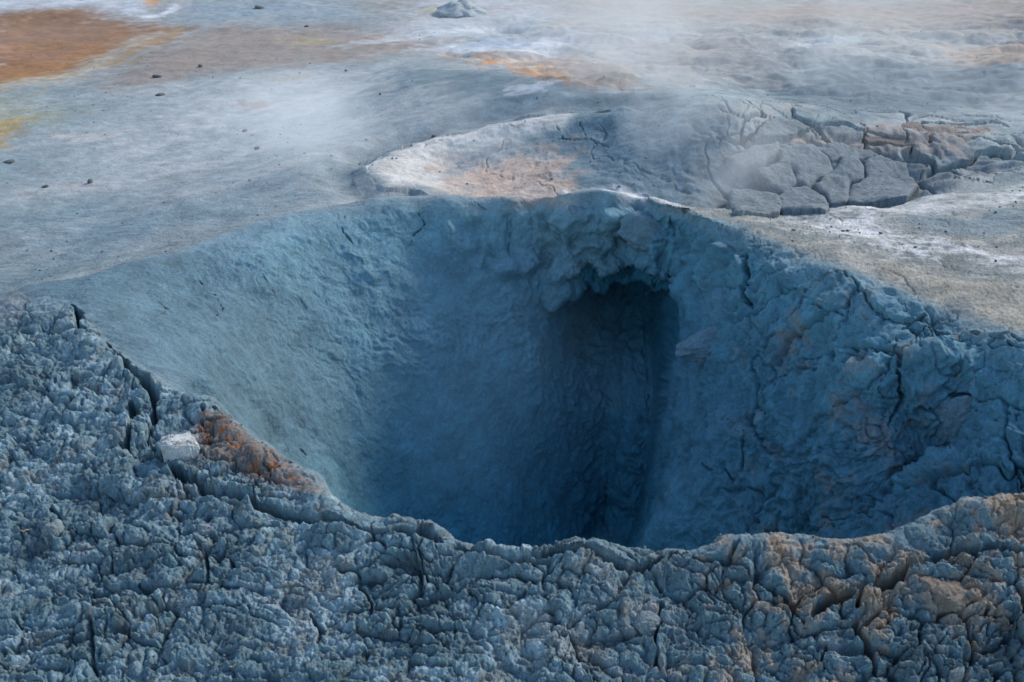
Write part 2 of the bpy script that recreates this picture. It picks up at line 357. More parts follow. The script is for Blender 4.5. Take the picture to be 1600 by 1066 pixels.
# ------------------------------------------------------------------ cracks: (photo points, width m, depth m)
CR = [([(112,478),(126,492),(122,512),(140,525)],.030,.12),([(140,525),(172,545),(190,562),(205,585),(215,600)],.010,.04),
      ([(193,570),(212,592),(240,615),(245,640),(240,672)],.032,.13),([(205,632),(208,655),(200,690),(196,705)],.026,.11),([(240,672),(232,690),(250,720),(262,738)],.012,.05),
      ([(262,735),(285,748),(300,752),(340,775),(375,783),(420,800),(460,815),(530,830)],.036,.12),
      ([(530,830),(600,846),(660,850),(740,875),(800,880),(870,872),(930,880),(975,898),(1010,900),(1060,880),(1100,888)],.020,.07),
      ([(1100,888),(1140,880),(1180,915),(1220,940),(1250,975)],.018,.07),([(1140,882),(1150,860),(1140,850)],.012,.05),([(1250,975),(1290,950),(1340,930),(1400,905),(1440,885),(1490,865),(1560,862),(1600,868)],.028,.10),
      ([(1340,940),(1335,985),(1360,1030),(1365,1066)],.020,.08),([(1400,905),(1360,880),(1320,850)],.010,.04),([(1040,955),(1020,1000),(1030,1060)],.012,.05),
      ([(1290,1020),(1285,1045),(1300,1066)],.012,.05),([(1545,930),(1540,970),(1560,985)],.010,.05),
      ([(320,625),(322,650),(318,672),(330,700)],.009,.05),([(330,652),(352,662),(385,672)],.007,.03),([(415,735),(428,752),(440,738)],.010,.05),
      ([(65,510),(100,530),(120,560)],.008,.03),([(180,880),(170,910),(200,930)],.008,.04),([(470,700),(480,712)],.006,.03),
      ([(487,960),(500,990),(490,1040),(470,1066)],.010,.04),([(320,865),(330,900),(322,940)],.009,.04),([(75,795),(98,815),(104,800),(120,780)],.008,.035),
      # walls
      ([(536,336),(535,365),(548,382)],.009,.03),([(655,335),(665,350),(645,370),(640,385)],.007,.025),([(800,335),(803,360),(798,400)],.007,.025),([(740,318),(765,330),(800,334),(850,322)],.007,.02),
      ([(948,325),(968,345),(972,360)],.015,.05),([(1045,340),(1052,370)],.009,.03),([(300,425),(335,460),(350,480),(335,492)],.006,.02),([(410,425),(430,460)],.005,.015),([(230,450),(265,480),(245,490)],.005,.015),
      ([(1270,437),(1262,455),(1264,480),(1240,500),(1215,528),(1195,560),(1190,580)],.012,.045),([(1330,475),(1328,500),(1315,535),(1290,560),(1285,583),(1255,578),(1228,588)],.013,.045),
      ([(1280,482),(1300,492),(1328,500)],.009,.03),([(1313,543),(1345,545),(1385,545),(1405,558),(1403,590),(1410,620),(1400,640),(1385,670)],.014,.05),([(1395,545),(1405,520),(1440,505),(1470,525),(1500,530)],.010,.035),
      ([(1185,580),(1183,620),(1180,660),(1165,700),(1163,740)],.010,.035),([(1410,630),(1450,632),(1468,655)],.008,.03),([(1478,525),(1480,560),(1495,590)],.006,.02),([(1520,635),(1560,660),(1580,665),(1600,640)],.010,.04),
      ([(1090,715),(1110,735),(1140,735),(1153,755)],.007,.03),([(1590,690),(1585,730),(1600,760)],.009,.03),([(1580,520),(1600,530)],.012,.05),([(1430,510),(1445,495)],.012,.04),([(1515,525),(1560,525),(1600,548)],.011,.04),
      ([(1160,395),(1168,430),(1160,450),(1170,475)],.030,.10),([(1205,540),(1185,555),(1180,585)],.02,.05),
      # far pot
      ([(820,195),(810,205),(770,200),(720,210),(660,235)],.014,.03),([(870,205),(880,218),(920,218),(950,230)],.016,.04),([(935,190),(950,212)],.012,.03),([(905,195),(918,215)],.012,.03),
      ([(1122,172),(1130,182),(1170,190),(1260,195)],.014,.04),([(1205,188),(1180,205),(1160,220),(1120,222)],.03,.06),([(1260,198),(1230,208),(1190,215)],.016,.04),([(1350,208),(1356,232)],.022,.06),
      ([(1440,190),(1438,200)],.03,.06),([(1435,192),(1480,195),(1550,192),(1572,200)],.035,.08),([(1454,212),(1452,225)],.03,.06),([(1412,240),(1418,254)],.02,.05),([(1340,195),(1358,208)],.016,.04)]
cr_pts = hit([p for c in CR for p in c[0]]); k = 0; CR3 = []
for c in CR:
    CR3.append((cr_pts[k:k + len(c[0])], c[1], c[2])); k += len(c[0])
wob = np.zeros((len(P), 3), np.float32)
vi = np.nonzero(view)[0]
s0 = .25 + .75 * sstep(y[vi], 5.5, 8)
for k in range(3): wob[vi, k] = .014 * perlin(P[vi], 14, 50 + 20 * k) + .006 * perlin(P[vi], 45, 7 + 20 * k)
CRK = np.zeros(len(P), np.float32)
for pts, wd, dp in CR3:
    lo, hi = pts.min(0) - .12, pts.max(0) + .12
    i = np.nonzero((x > lo[0]) & (x < hi[0]) & (y > lo[1]) & (y < hi[1]) & (z > lo[2] - .1) & (z < hi[2] + .1) & view)[0]
    if not len(i): continue
    Q = P[i] + wob[i] * min(1.0, wd / .012) * 1.1
    L = np.concatenate([[0], np.cumsum(np.linalg.norm(np.diff(pts, axis=0), axis=1))]); tot = L[-1]
    best = np.full(len(i), 9, np.float32); tt = np.zeros(len(i), np.float32)
    for a in range(len(pts) - 1):
        e = pts[a + 1] - pts[a]; t = np.clip(((Q - pts[a]) @ e) / (e @ e + 1e-9), 0, 1)
        d = np.linalg.norm(Q - pts[a] - t[:, None] * e, axis=1); m = d < best
        best = np.where(m, d, best); tt = np.where(m, (L[a] + t * (L[a + 1] - L[a])) / tot, tt)
    wl = wd * (.35 + .75 * np.sin(np.pi * np.clip(.08 + .84 * tt, 0, 1)) ** .6) * (.75 + .5 * perlin(P[i], 17, 88))
    wl = np.maximum(wl, .0012 * 1.0)
    v = dp * (1 - sstep(best, wl * .30, wl * .85)) - dp * .09 * (1 - sstep(best, wl * .8, wl * 3.2))
    v2 = np.where(v > 0, np.maximum(CRK[i], v), np.where(CRK[i] > 0, CRK[i], np.minimum(CRK[i], v)))
    CRK[i] = v2
D -= np.maximum(CRK, 0) + .6 * np.minimum(CRK, 0)
# the broken lip of the near rim stands a little proud
lip = crumb * np.exp(-((sd - .045) / .05) ** 2)
D += .026 * lip * (1 + .8 * np.nan_to_num(on(near_v, lambda i: perlin(P[i], 7, 61))))

P2 = P + N * D[:, None]
G2 = P2.reshape(NC, NR, 3)

# ------------------------------------------------------------------ mineral colours (ground colours with some shade painted in, laid out on the ground)
def col(a): return np.array(a, np.float32)
MUD, MUDWET, MUDPALE = col((.20,.262,.315)), col((.085,.17,.25)), col((.30,.345,.40))
C0 = np.tile(MUD, (len(P), 1))
def lay(m, c): 
    global C0
    m = np.clip(m, 0, 1)[:, None]; C0 = C0 * (1 - m) + col(c) * m
nz1 = on(view, lambda i: fbm(P[i], 1.1, 3, off=2)); nz2 = on(view, lambda i: fbm(P[i], 6, 3, off=12)); nz3 = on(near_v, lambda i: fbm(P[i], 22, 3, off=22))
_a = np.array(at_z(0, 330, -.3)); _b = np.array(at_z(430, 225, -.3)); _d = (_b - _a)[:2] / np.linalg.norm((_b - _a)[:2])
def streak_co(i): return np.stack([(x[i] * _d[0] + y[i] * _d[1]) * .38, (-x[i] * _d[1] + y[i] * _d[0]) * 1.7, z[i]], -1).astype(np.float32)
nzs = on(view, lambda i: fbm(streak_co(i), 1.3, 4, .55, off=32)); grit = on(view, lambda i: fbm(P[i], 11, 2, .6, off=52))   # wind-drawn streaks
def ground_patch(pts, c, feather=.15, amt=1, rag=.3, grain=0, streak=0):
    poly = hit(pts)[:, :2]; lo, hi = poly.min(0) - 1.2, poly.max(0) + 1.2
    i = np.nonzero((x > lo[0]) & (x < hi[0]) & (y > lo[1]) & (y < hi[1]) & view)[0]
    d = poly_sd(x[i], y[i], poly) + rag * (nz2[i] * .5 + nzs[i] * .5)
    m = np.zeros(len(P), np.float32); m[i] = (1 - sstep(d, -feather, feather)) * amt
    if grain: m[i] *= np.clip(1 + grain * nz3[i] * 1.5 + grain * nz2[i], 0, 1.3)
    if streak: m[i] *= sstep(nzs[i], -.25 , .35) * streak + (1 - streak)
    lay(m, c)
# crust
lay(crust, (.135,.235,.28)); 
lay(crust * sstep(nz3 + .6 * nz2, .0, .6) * .7, (.31,.44,.50))
lay(crust * sstep(x, -.3, .5) * sstep(nz3 * .9 - .3 * nz2 + grit * .3, .35, .8) * .75, (.48,.56,.60))
lay(crust * sstep(-nz2 + .4 * nz3, .15, .7) * .55, (.09,.14,.16))
lay(crust * CAV * .7, (.05,.085,.10))  # crevice shade between the clods put into the colour
# dry brown earth showing between the plates to the right
br = crust * sstep(x + .25 * nz1, .12, .65)
lay(br * sstep(nz3 * .8 + nz2 + .05, -.1, .5) * .7, (.29,.215,.145))
lay(br * sstep(nz2 - .5 * nz3, .25, .75) * .6, (.33,.185,.08))
lay(crust * sstep(nz2 * .8 - nz3 * .6 + .3 * nz1, .15, .7) * .45, (.19,.185,.16))
# left plain, ridge, far country
far = (1 - inside) * (1 - crust)
lay(far, (.19,.25,.265)); lay(far * sstep(nzs, 0, .55) * .5, (.31,.33,.335)); lay(far * sstep(-nzs, .0, .5) * .5, (.13,.20,.23)); lay(far * sstep(nz1 * .8 + nz2 * .3, .2, .9) * .55, (.29,.265,.24)); lay(far * sstep(y, 8.5, 13) * .35, (.30,.275,.25)) 
ground_patch([(250,130),(640,95),(700,190),(540,270),(420,320),(150,300),(100,240)], (.37,.40,.41), .6, .7, .5, streak=.4)
ground_patch([(0,330),(420,300),(520,310),(330,360),(0,450)], (.12,.20,.245), .5, .75, .5, streak=.4)
ground_patch([(200,95),(330,45),(640,45),(720,70),(560,95),(330,110),(180,140)], (.235,.195,.165), .35, .8, .7, grain=.4)
ground_patch([(290,0),(560,0),(560,28),(400,35),(270,38)], (.22,.29,.33), .4, .7, .5)
ground_patch([(-60,20),(140,12),(235,40),(285,42),(235,72),(185,88),(100,118),(-60,150)], (.26,.125,.045), .35, .97, .6)
ground_patch([(-60,20),(140,12),(235,40),(250,50),(100,70),(-60,80)], (.20,.13,.09), .5, .8, .9, grain=.5)
ground_patch([(-40,65),(60,75),(170,65),(100,95),(-40,110)], (.42,.26,.18), .2, .85, .9, streak=.9, grain=.4)
ground_patch([(-40,85),(120,60),(180,60),(60,110),(-40,120)], (.17,.085,.04), .25, .8, .9, streak=.8, grain=.4)
ground_patch([(-40,40),(100,35),(200,50),(150,62),(-40,62)], (.27,.16,.10), .3, .8, .8, streak=.5)
ground_patch([(-60,134),(100,112),(185,84),(285,40),(288,46),(190,94),(100,124),(-60,152)], (.30,.19,.07), .25, .7, .6, grain=.5)
ground_patch([(-40,138),(60,126),(100,118),(190,72),(250,50),(255,54),(200,78),(110,126),(60,134),(-40,147)], (.36,.44,.44), .12, .45, .5, grain=.6)
ground_patch([(-60,0),(160,0),(240,0),(236,26),(130,12),(-60,20)], (.50,.55,.60), .3, .9, .6, streak=.4)
ground_patch([(210,22),(250,22),(285,0),(290,0),(262,22),(225,34)], (.62,.66,.70), .15, .9, .3)
ground_patch([(235,0),(250,0),(246,12),(232,18)], (.52,.25,.08), .1, .7, .3)
ground_patch([(-60,150),(60,160),(90,175),(30,215),(-60,235)], (.28,.28,.18), .4, .6, .7, grain=.4)
ground_patch([(-60,195),(14,190),(20,205),(0,232),(-60,240)], (.36,.24,.07), .15, .8, .4, grain=.4)
ground_patch([(440,64),(520,60),(530,66),(480,70)], (.40,.37,.15), .2, .55, .4, grain=.4)
ground_patch([(410,124),(480,118),(490,124),(440,130)], (.36,.31,.22), .15, .5, .3)
ground_patch([(350,164),(400,158),(450,154),(455,158),(410,166)], (.30,.23,.20), .08, .9, .3)
ground_patch([(60,215),(130,208),(200,205),(150,218),(80,222)], (.48,.46,.44), .15, .5, .4)
ground_patch([(0,292),(100,282),(300,285),(200,292),(60,300),(0,318)], (.40,.38,.38), .12, .4, .4, streak=.6)
ground_patch([(660,0),(860,0),(860,45),(700,60),(560,70),(640,30)], (.50,.55,.58), .4, .9, .8, streak=.4)
ground_patch([(655,15),(700,12),(695,20),(660,20)], (.45,.42,.14), .1, .6, .2)
ground_patch([(640,76),(760,62),(930,58),(1000,66),(880,78),(900,95),(700,80)], (.56,.60,.64), .2, .8, .6, streak=.5)
ground_patch([(690,78),(760,84),(900,92),(990,110),(1000,135),(890,133),(760,100)], (.27,.20,.15), .3, .8, .7, grain=.6)
ground_patch([(690,80),(740,82),(830,96),(870,112),(880,130),(800,112),(730,95)], (.40,.20,.07), .1, .9, .6, grain=.6)
ground_patch([(760,84),(840,92),(820,100),(850,108),(800,104)], (.48,.46,.40), .1, .6, .5, grain=.5)
ground_patch([(720,66),(790,60),(850,68),(800,76),(740,76)], (.25,.33,.40), .1, .7, .3)
ground_patch([(900,0),(1700,0),(1700,40),(1200,45),(1000,30)], (.27,.215,.175), .6, .75, .8, streak=.3)
ground_patch([(560,0),(900,0),(1000,40),(900,50),(620,40)], (.27,.24,.21), .5, .5, .9, streak=.8)
ground_patch([(890,60),(1060,50),(1000,90),(940,110)], (.27,.31,.35), .3, .5, .5)
ground_patch([(1450,75),(1640,70),(1640,115),(1500,110)], (.33,.24,.17), .3, .65, .5)
ground_patch([(1230,60),(1340,60),(1300,80),(1200,85)], (.45,.50,.52), .3, .5, .6)
ground_patch([(620,108),(760,112),(860,130),(1000,148),(1130,176),(900,170),(700,150),(640,130)], (.105,.17,.20), .2, .85, .3)
ground_patch([(700,165),(900,172),(1130,180),(1230,250),(1000,300),(880,300),(860,215)], (.14,.205,.235), .3, .7, .3)  # shading of the second pot's bowl, painted as darker blue
ground_patch([(510,305),(535,255),(620,212),(760,178),(880,158),(890,174),(740,200),(640,226),(573,262),(600,302)], (.15,.20,.22), .1, .8, .1)
ground_patch([(795,134),(860,130),(850,142),(800,142)], (.42,.46,.49), .06, .7, .3)
ground_patch([(570,262),(640,228),(740,200),(900,176),(880,205),(720,243),(690,270),(730,303),(600,300)], (.50,.50,.47), .05, .95, .06)
ground_patch([(840,215),(1000,185),(1130,195),(1150,260),(1080,325),(880,310),(860,250)], (.10,.17,.21), .25, .8, .2)  # bowl's right side: deeper shading painted into the ground colour
ground_patch([(690,262),(780,240),(880,240),(900,310),(740,310)], (.42,.35,.30), .15, .85, .3)
ground_patch([(715,260),(700,285),(760,300),(820,270),(870,290),(800,255)], (.50,.36,.27), .1, .5, .4, grain=.6)
ground_patch([(1150,212),(1290,205),(1500,228),(1520,244),(1400,238),(1250,226)], (.34,.25,.20), .1, .6, .2)
ground_patch([(1350,196),(1560,200),(1560,215),(1360,212)], (.36,.27,.22), .1, .6, .2)
ground_patch([(1100,230),(1500,240),(1600,250),(1520,290),(1240,325),(1090,325)], (.12,.155,.17), .3, .8, .3)
ground_patch([(1220,100),(1400,95),(1640,120),(1640,180),(1300,178),(1180,150)], (.075,.125,.155), .5, .85, .8)
ground_patch([(900,60),(1180,60),(1230,90),(1180,130),(950,118)], (.22,.20,.185), .5, .7, .8, streak=.4)
# right plateau with salt
plat = far * sstep(x, .5, .9) * (1 - sstep(y, 5.6, 6.3)) * sstep(y, 2.9, 3.3)
lay(plat * .9, (.20,.23,.225)); lay(plat * sstep(grit + .8 * nz2, -.1, .6) * .55, (.36,.36,.32))
ground_patch([(1230,335),(1400,318),(1560,305),(1640,290),(1640,320),(1380,332),(1400,360),(1560,380),(1640,400),(1640,425),(1380,400),(1260,355)], (.54,.57,.58), .07, .95, .35, grain=.9, streak=.55)
ground_patch([(1390,340),(1640,325),(1640,370),(1500,368)], (.17,.235,.265), .08, .8, .2)
ground_patch([(1180,360),(1300,400),(1640,520),(1640,470),(1350,400)], (.40,.37,.30), .1, .6, .2, grain=.4)
ground_patch([(880,300),(940,295),(1010,303),(1080,325),(1000,316),(940,308)], (.52,.55,.57), .03, .8, .06, grain=.5)
# walls: wet blue mud, the pit's shade painted in as bluer colour with depth
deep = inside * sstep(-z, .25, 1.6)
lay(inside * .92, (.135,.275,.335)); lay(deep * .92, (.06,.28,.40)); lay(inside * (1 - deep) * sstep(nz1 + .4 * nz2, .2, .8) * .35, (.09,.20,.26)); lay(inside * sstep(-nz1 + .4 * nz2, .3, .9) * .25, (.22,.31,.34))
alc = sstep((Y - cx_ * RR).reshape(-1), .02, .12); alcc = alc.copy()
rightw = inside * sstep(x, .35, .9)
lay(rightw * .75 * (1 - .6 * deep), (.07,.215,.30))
lay(rightw * sstep(nz2 + .5 * nz3, .15, .7) * sstep(x, .8, 1.15) * .5, (.215,.19,.17))
lay(np.maximum(inside, (sd < .08) * (1 - crust)) * sstep(-x, .45, 1.2) * (1 - sstep(y, 4.6, 5.1)) * .9, (.10,.18,.225))  # left inner wall painted darker and bluer to offset the sun on it
lay(alcc * .95 * (1 - sstep(-z, .75, 1.05)), (.03,.15,.21))  # shade under the hollow's roof painted as near-black blue
# rust stain on the broken slab at the left
ground_patch([(312,655),(345,660),(405,705),(465,750),(515,793),(450,772),(380,742),(330,717),(303,690)], (.19,.155,.13), .04, .75, .05)
m = poly_sd(x, y, hit([(312,655),(345,660),(405,705),(465,750),(515,793),(450,772),(380,742),(330,717),(303,690)])[:, :2]); 
sp = on(near_v & (m < .1), lambda i: perlin(P[i], 30, 5) + .8 * fbm(P[i], 60, 3, .6, 5))
lay((1 - sstep(m, -.04, .02)) * sstep(sp, .05, .35) * .85, (.33,.125,.045))
m = poly_sd(x, y, hit([(878,456),(925,456),(912,478),(895,470)])[:, :2]); lay((1 - sstep(m, -.02, .03)) * .0, (.4,.3,.18))

C0 *= np.clip(1 + .30 * grit * .5 + .12 * nz2, .45, 1.7)[:, None]

# ------------------------------------------------------------------ mesh
def link_mesh(name, verts, faces, mat, smooth=True, parent=None):
    me = bpy.data.meshes.new(name); me.from_pydata(verts, [], faces); me.update()
    if smooth: me.polygons.foreach_set('use_smooth', [True] * len(me.polygons))
    me.materials.append(mat); o = bpy.data.objects.new(name, me); COL.objects.link(o)
    if parent: o.parent = parent
    return o
def tag(o, label=None, cat=None, group=None, kind=None):
    if label: o['label'] = label
    if cat: o['category'] = cat
    if group: o['group'] = group
    if kind: o['kind'] = kind
    return o

def mud_material(name, attr=None, color=(.2,.26,.31), rough=.88, spec=.25, fine=1.0, spread=.24):
    m = bpy.data.materials.new(name); m.use_nodes = True; t = m.node_tree; t.nodes.clear(); L = t.links.new
    out = t.nodes.new('ShaderNodeOutputMaterial'); b = t.nodes.new('ShaderNodeBsdfPrincipled'); L(b.outputs[0], out.inputs[0])
    co = t.nodes.new('ShaderNodeTexCoord').outputs['Object']
    if attr:
        a = t.nodes.new('ShaderNodeVertexColor'); a.layer_name = attr; base = a.outputs[0]
    else:
        a = t.nodes.new('ShaderNodeRGB'); a.outputs[0].default_value = (*color, 1); base = a.outputs[0]
    def noise(scale, detail=6, rg=.65):
        n = t.nodes.new('ShaderNodeTexNoise'); n.inputs['Scale'].default_value = scale; n.inputs['Detail'].default_value = detail; n.inputs['Roughness'].default_value = rg
        L(co, n.inputs['Vector']); return n.outputs[0]
    def mul(c, n, lo, hi):
        mr = t.nodes.new('ShaderNodeMapRange'); mr.inputs[1].default_value = .3; mr.inputs[2].default_value = .7; mr.inputs[3].default_value = lo; mr.inputs[4].default_value = hi; L(n, mr.inputs[0])
        mx = t.nodes.new('ShaderNodeVectorMath'); mx.operation = 'SCALE'; L(c, mx.inputs[0]); L(mr.outputs[0], mx.inputs['Scale']); return mx.outputs[0]
    n1 = noise(48 * fine, 8, .72); n2 = noise(230 * fine, 4, .7); n3 = noise(7 * fine)
    c = mul(base, n1, 1 - spread, 1 + spread); c = mul(c, n2, 1 - spread * 1.3, 1 + spread * 1.3); c = mul(c, n3, 1 - spread * .5, 1 + spread * .5)
    # pale and rusty grains
    v = t.nodes.new('ShaderNodeTexVoronoi'); v.inputs['Scale'].default_value = 90 * fine; L(co, v.inputs['Vector'])
    lt = t.nodes.new('ShaderNodeMath'); lt.operation = 'LESS_THAN'; L(v.outputs['Distance'], lt.inputs[0]); lt.inputs[1].default_value = .16
    sep = t.nodes.new('ShaderNodeSeparateColor'); L(v.outputs['Color'], sep.inputs[0])
    gt = t.nodes.new('ShaderNodeMath'); gt.operation = 'GREATER_THAN'; L(sep.outputs[0], gt.inputs[0]); gt.inputs[1].default_value = .93
    mm = t.nodes.new('ShaderNodeMath'); mm.operation = 'MULTIPLY'; L(lt.outputs[0], mm.inputs[0]); L(gt.outputs[0], mm.inputs[1])
    mix = t.nodes.new('ShaderNodeMix'); mix.data_type = 'RGBA'; L(mm.outputs[0], mix.inputs['Factor']); L(c, mix.inputs['A']); mix.inputs['B'].default_value = (.42, .33, .25, 1)
    L(mix.outputs['Result'], b.inputs['Base Color'])
    b.inputs['Roughness'].default_value = rough; b.inputs['Specular IOR Level'].default_value = spec
    bp = t.nodes.new('ShaderNodeBump'); bp.inputs['Strength'].default_value = 1.0; bp.inputs['Distance'].default_value = .011 / fine
    L(n1, bp.inputs['Height']); bp2 = t.nodes.new('ShaderNodeBump'); bp2.inputs['Strength'].default_value = .8; bp2.inputs['Distance'].default_value = .004 / fine
    if attr:
        for q_, s_ in ((bp, 1.0), (bp2, .8)):
            k_ = t.nodes.new('ShaderNodeMath'); k_.operation = 'MULTIPLY'; L(a.outputs['Alpha'], k_.inputs[0]); k_.inputs[1].default_value = s_; L(k_.outputs[0], q_.inputs['Strength'])
    L(n2, bp2.inputs['Height']); L(bp.outputs[0], bp2.inputs['Normal']); L(bp2.outputs[0], b.inputs['Normal'])
    return m
M_ground = mud_material('mineral_mud', 'mineral')

def sheet(name, G, Cc, mat):
    nc, nr = G.shape[:2]; nv = nc * nr; me = bpy.data.meshes.new(name)
    a = (np.arange(nc)[:, None] * nr + np.arange(nr - 1)[None]); b = (np.roll(np.arange(nc), -1)[:, None] * nr + np.arange(nr - 1)[None])
    F = np.stack([a, b, b + 1, a + 1], -1).reshape(-1, 4).astype(np.int32)[:, ::-1]
    me.vertices.add(nv); me.vertices.foreach_set('co', G.reshape(-1).astype(np.float32))
    nf = len(F); me.loops.add(nf * 4); me.loops.foreach_set('vertex_index', F.reshape(-1).copy())
    me.polygons.add(nf); me.polygons.foreach_set('loop_start', np.arange(0, nf * 4, 4, dtype=np.int32))
    me.polygons.foreach_set('use_smooth', np.ones(nf, bool))
    me.update(calc_edges=True)
    at = me.color_attributes.new('mineral', 'FLOAT_COLOR', 'POINT')
    at.data.foreach_set('color', np.concatenate([Cc, NEARNESS[:, None]], 1).astype(np.float32).reshape(-1))
    me.materials.append(mat); o = bpy.data.objects.new(name, me); COL.objects.link(o); return o
NEARNESS = (.25 + .75 * (1 - sstep(y, 4.8, 7.5))).astype(np.float32)
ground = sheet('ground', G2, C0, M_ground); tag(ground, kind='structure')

# ------------------------------------------------------------------ loose pieces and plates on the ground
def ground_z(px, py):
    i = np.argmin((P2[:, 0] - px) ** 2 + (P2[:, 1] - py) ** 2); return float(P2[i, 2])
def ico(sub):
    bm = bmesh.new(); bmesh.ops.create_icosphere(bm, subdivisions=sub, radius=1)
    v = np.array([a.co[:] for a in bm.verts], np.float32); f = [[a.index for a in b.verts] for b in bm.faces]; bm.free(); return v, f
def lump_mesh(size, seed, sub=5, rough=.3, facet=.3, block=1.):
    v, f = ico(sub); v = np.sign(v) * np.abs(v) ** block; off = seed * 13.7
    r = 1 + facet * perlin(v, 1.1, off)
    rs = np.random.default_rng(seed)
    for k in range(9):                                # broken faces
        d = rs.normal(size=3); d /= np.linalg.norm(d); c = .55 + .25 * rs.random(); h = (v * r[:, None]) @ d.astype(np.float32)
        r = np.where(h > c, r * (c + .25 * (h - c)) / np.maximum(h, 1e-3), r)
    r = r + rough * (.55 * (billow(v, 2.3, 3, .5, off) - .3) + .10 * fbm(v, 9, 3, .6, off))
    return (v * r[:, None] * np.array(size, np.float32)).tolist(), f
M_clod = mud_material('dry_blue_mud', color=(.155,.21,.235)); M_brown = mud_material('brown_mud', color=(.22,.19,.155)); M_white = mud_material('white_crusted_mud', color=(.50,.54,.55), spread=.25)
M_wall = mud_material('wet_wall_mud', color=(.14,.235,.29)); M_dark = mud_material('dark_stone', color=(.11,.125,.13)); M_pale = mud_material('pale_mud', color=(.21,.265,.285))
M_plate = mud_material('cracked_mud', color=(.185,.23,.25), fine=.6); M_plate2 = mud_material('pinkish_cracked_mud', color=(.19,.165,.15), fine=.6)
M_vent = mud_material('vent_crust', color=(.33,.38,.40)); M_straw = mud_material('dry_straw', color=(.55,.42,.28), rough=.7)
def lump(name, px, py, wpx, hpx, seed, mat, label, cat, group=None, sink=.3, depth=1.0, rot=0., Y=None, sub=5, tilt=0., rough=.3, facet=.35, block=.85):
    h = hit([(px, py)])[0]; gz = ground_z(h[0], h[1]) if Y is None else h[2]
    dd = math.sqrt(h[0] ** 2 + h[1] ** 2 + (h[2] - CAMZ) ** 2); k = dd / FPX / 2
    a, b = wpx * k, hpx * k
    v, f = lump_mesh((a, a * depth, b), seed, sub, rough, facet, block)
    o = link_mesh(name, v, f, mat); o.rotation_euler = (0, tilt, rot)
    o.location = (h[0], h[1], gz + b * (1 - 2 * sink)) if Y is None else (h[0], h[1] + Y, h[2])
    return tag(o, label, cat, group)
lump('mud_chunk', 287, 714, 56, 54, 3, M_white, 'white crusted chunk of mud beside the crack at the left rim', 'mud chunk', sink=.42, depth=.85, rot=.3, rough=.34, facet=.12, block=.36)
lump('mud_lump', 1008, 372, 92, 66, 5, M_wall, 'large blocky lump hanging under the far rim above the dark hollow', 'mud lump', Y=.02, depth=.7, tilt=.2)
lump('mud_lump', 902, 341, 40, 40, 8, M_wall, 'small squarish lump set in the far rim left of the hanging lump', 'mud lump', Y=.03, depth=.9)
lump('mud_lump', 1112, 545, 110, 46, 12, M_wall, 'jutting blue mud ledge on the right wall beside the dark hollow', 'mud lump', Y=.06, depth=.8, tilt=-.45)
lump('mud_lump', 1520, 672, 100, 90, 15, M_wall, 'smooth rounded bulge of mud low on the right wall', 'mud lump', Y=.07, depth=.6)
for (px, py, wd, hd, sd_, lb) in [(83,838,30,26,21,'pale knobbly clod on the crust near the left edge of the photo'),(322,835,30,22,22,'pale rounded clod just below the long crack'),
        (352,782,44,28,23,'flat topped clod against the lower side of the long crack'),(216,915,24,22,24,'pointed grey clod on the lower left crust'),
        (281,943,30,26,25,'round grey clod in the lower left crust, below the pointed one'),(508,828,44,34,26,'clod with a notched top where the crack narrows, below the pit\'s left lip'),
        (148,528,24,16,27,'pale small clod at the bend of the crack on the left rim'),(1475,935,74,48,29,'large rounded clod with brown sides at the lower right'),
        (1010,980,40,30,31,'pale ragged clod on the brown crust near the lower middle')]:
    lump('clod', px, py, wd, hd, sd_, M_pale if 'pale' in lb or 'whitish' in lb else M_brown if 'brown' in lb else M_clod, lb, 'clod', 'loose clods on the crust', sink=.6, depth=1.1, rot=sd_ * 1.3, sub=5)
for (px, py, wd, hd, sd_, lb) in [(245,121,22,7,41,'dark flat stone on the brown gravel, upper of a pair below the orange bank'),(250,147,18,6,42,'dark flat stone below the upper stone of the pair'),
        (313,105,12,6,43,'small dark stone right of and above the pair of flat stones'),(14,253,26,6,44,'dark stone at the left edge below the ochre patch'),(70,290,14,6,45,'dark pebble on the blue plain at the far left'),
        (141,284,16,9,46,'dark stone right of the far left pebble'),(382,206,12,5,47,'small stone on the pale steaming plain'),(402,233,12,8,48,'grey stone on the pale plain, just below the small stone'),
        (594,150,6,5,49,'tiny stone on the pale plain behind the second pot'),(541,112,8,4,50,'tiny stone at the edge of the pale steam'),(1555,410,6,5,51,'tiny dark pebble on the salty right plateau'),
        (677,203,14,7,52,'dark stone on the rim of the second pot'),(405,13,22,6,53,'dark stone in the teal patch at the top'),(479,43,10,5,54,'small stone left of the yellow patch at the top')]:
    lump('stone', px, py, wd * .72, hd * .85, sd_, M_dark, lb, 'stone', 'stones scattered on the plain', sink=.25, depth=.8, rot=sd_, sub=3)
def straw(px, py, L, ang, label):
    h = hit([(px, py)])[0]; gz = ground_z(h[0], h[1]); v = []; f = []
    for k in range(7):
        t = k / 6 - .5; r = .0022 * (1 - abs(t) * .8); c = (t * L, .012 * t * t, .002 * math.sin(9 * t))
        for a in range(6): v.append((c[0], c[1] + r * math.cos(a * math.pi / 3), c[2] + r * math.sin(a * math.pi / 3)))
        if k:
            for a in range(6): f.append(((k - 1) * 6 + a, (k - 1) * 6 + (a + 1) % 6, k * 6 + (a + 1) % 6, k * 6 + a))
    f += [tuple(range(5, -1, -1)), tuple(range(36, 42))]
    o = link_mesh('dry_stem', v, f, M_straw); o.location = (h[0], h[1], gz + .006); o.rotation_euler = (0, -.1, ang)
    tag(o, label, 'dry stem', 'dry stems on the crust')
straw(369, 1052, .030, .5, 'short pale stem at the bottom of the photo on blue crust')
straw(39, 832, .024, .2, 'tiny pale stem near the left edge on blue crust')

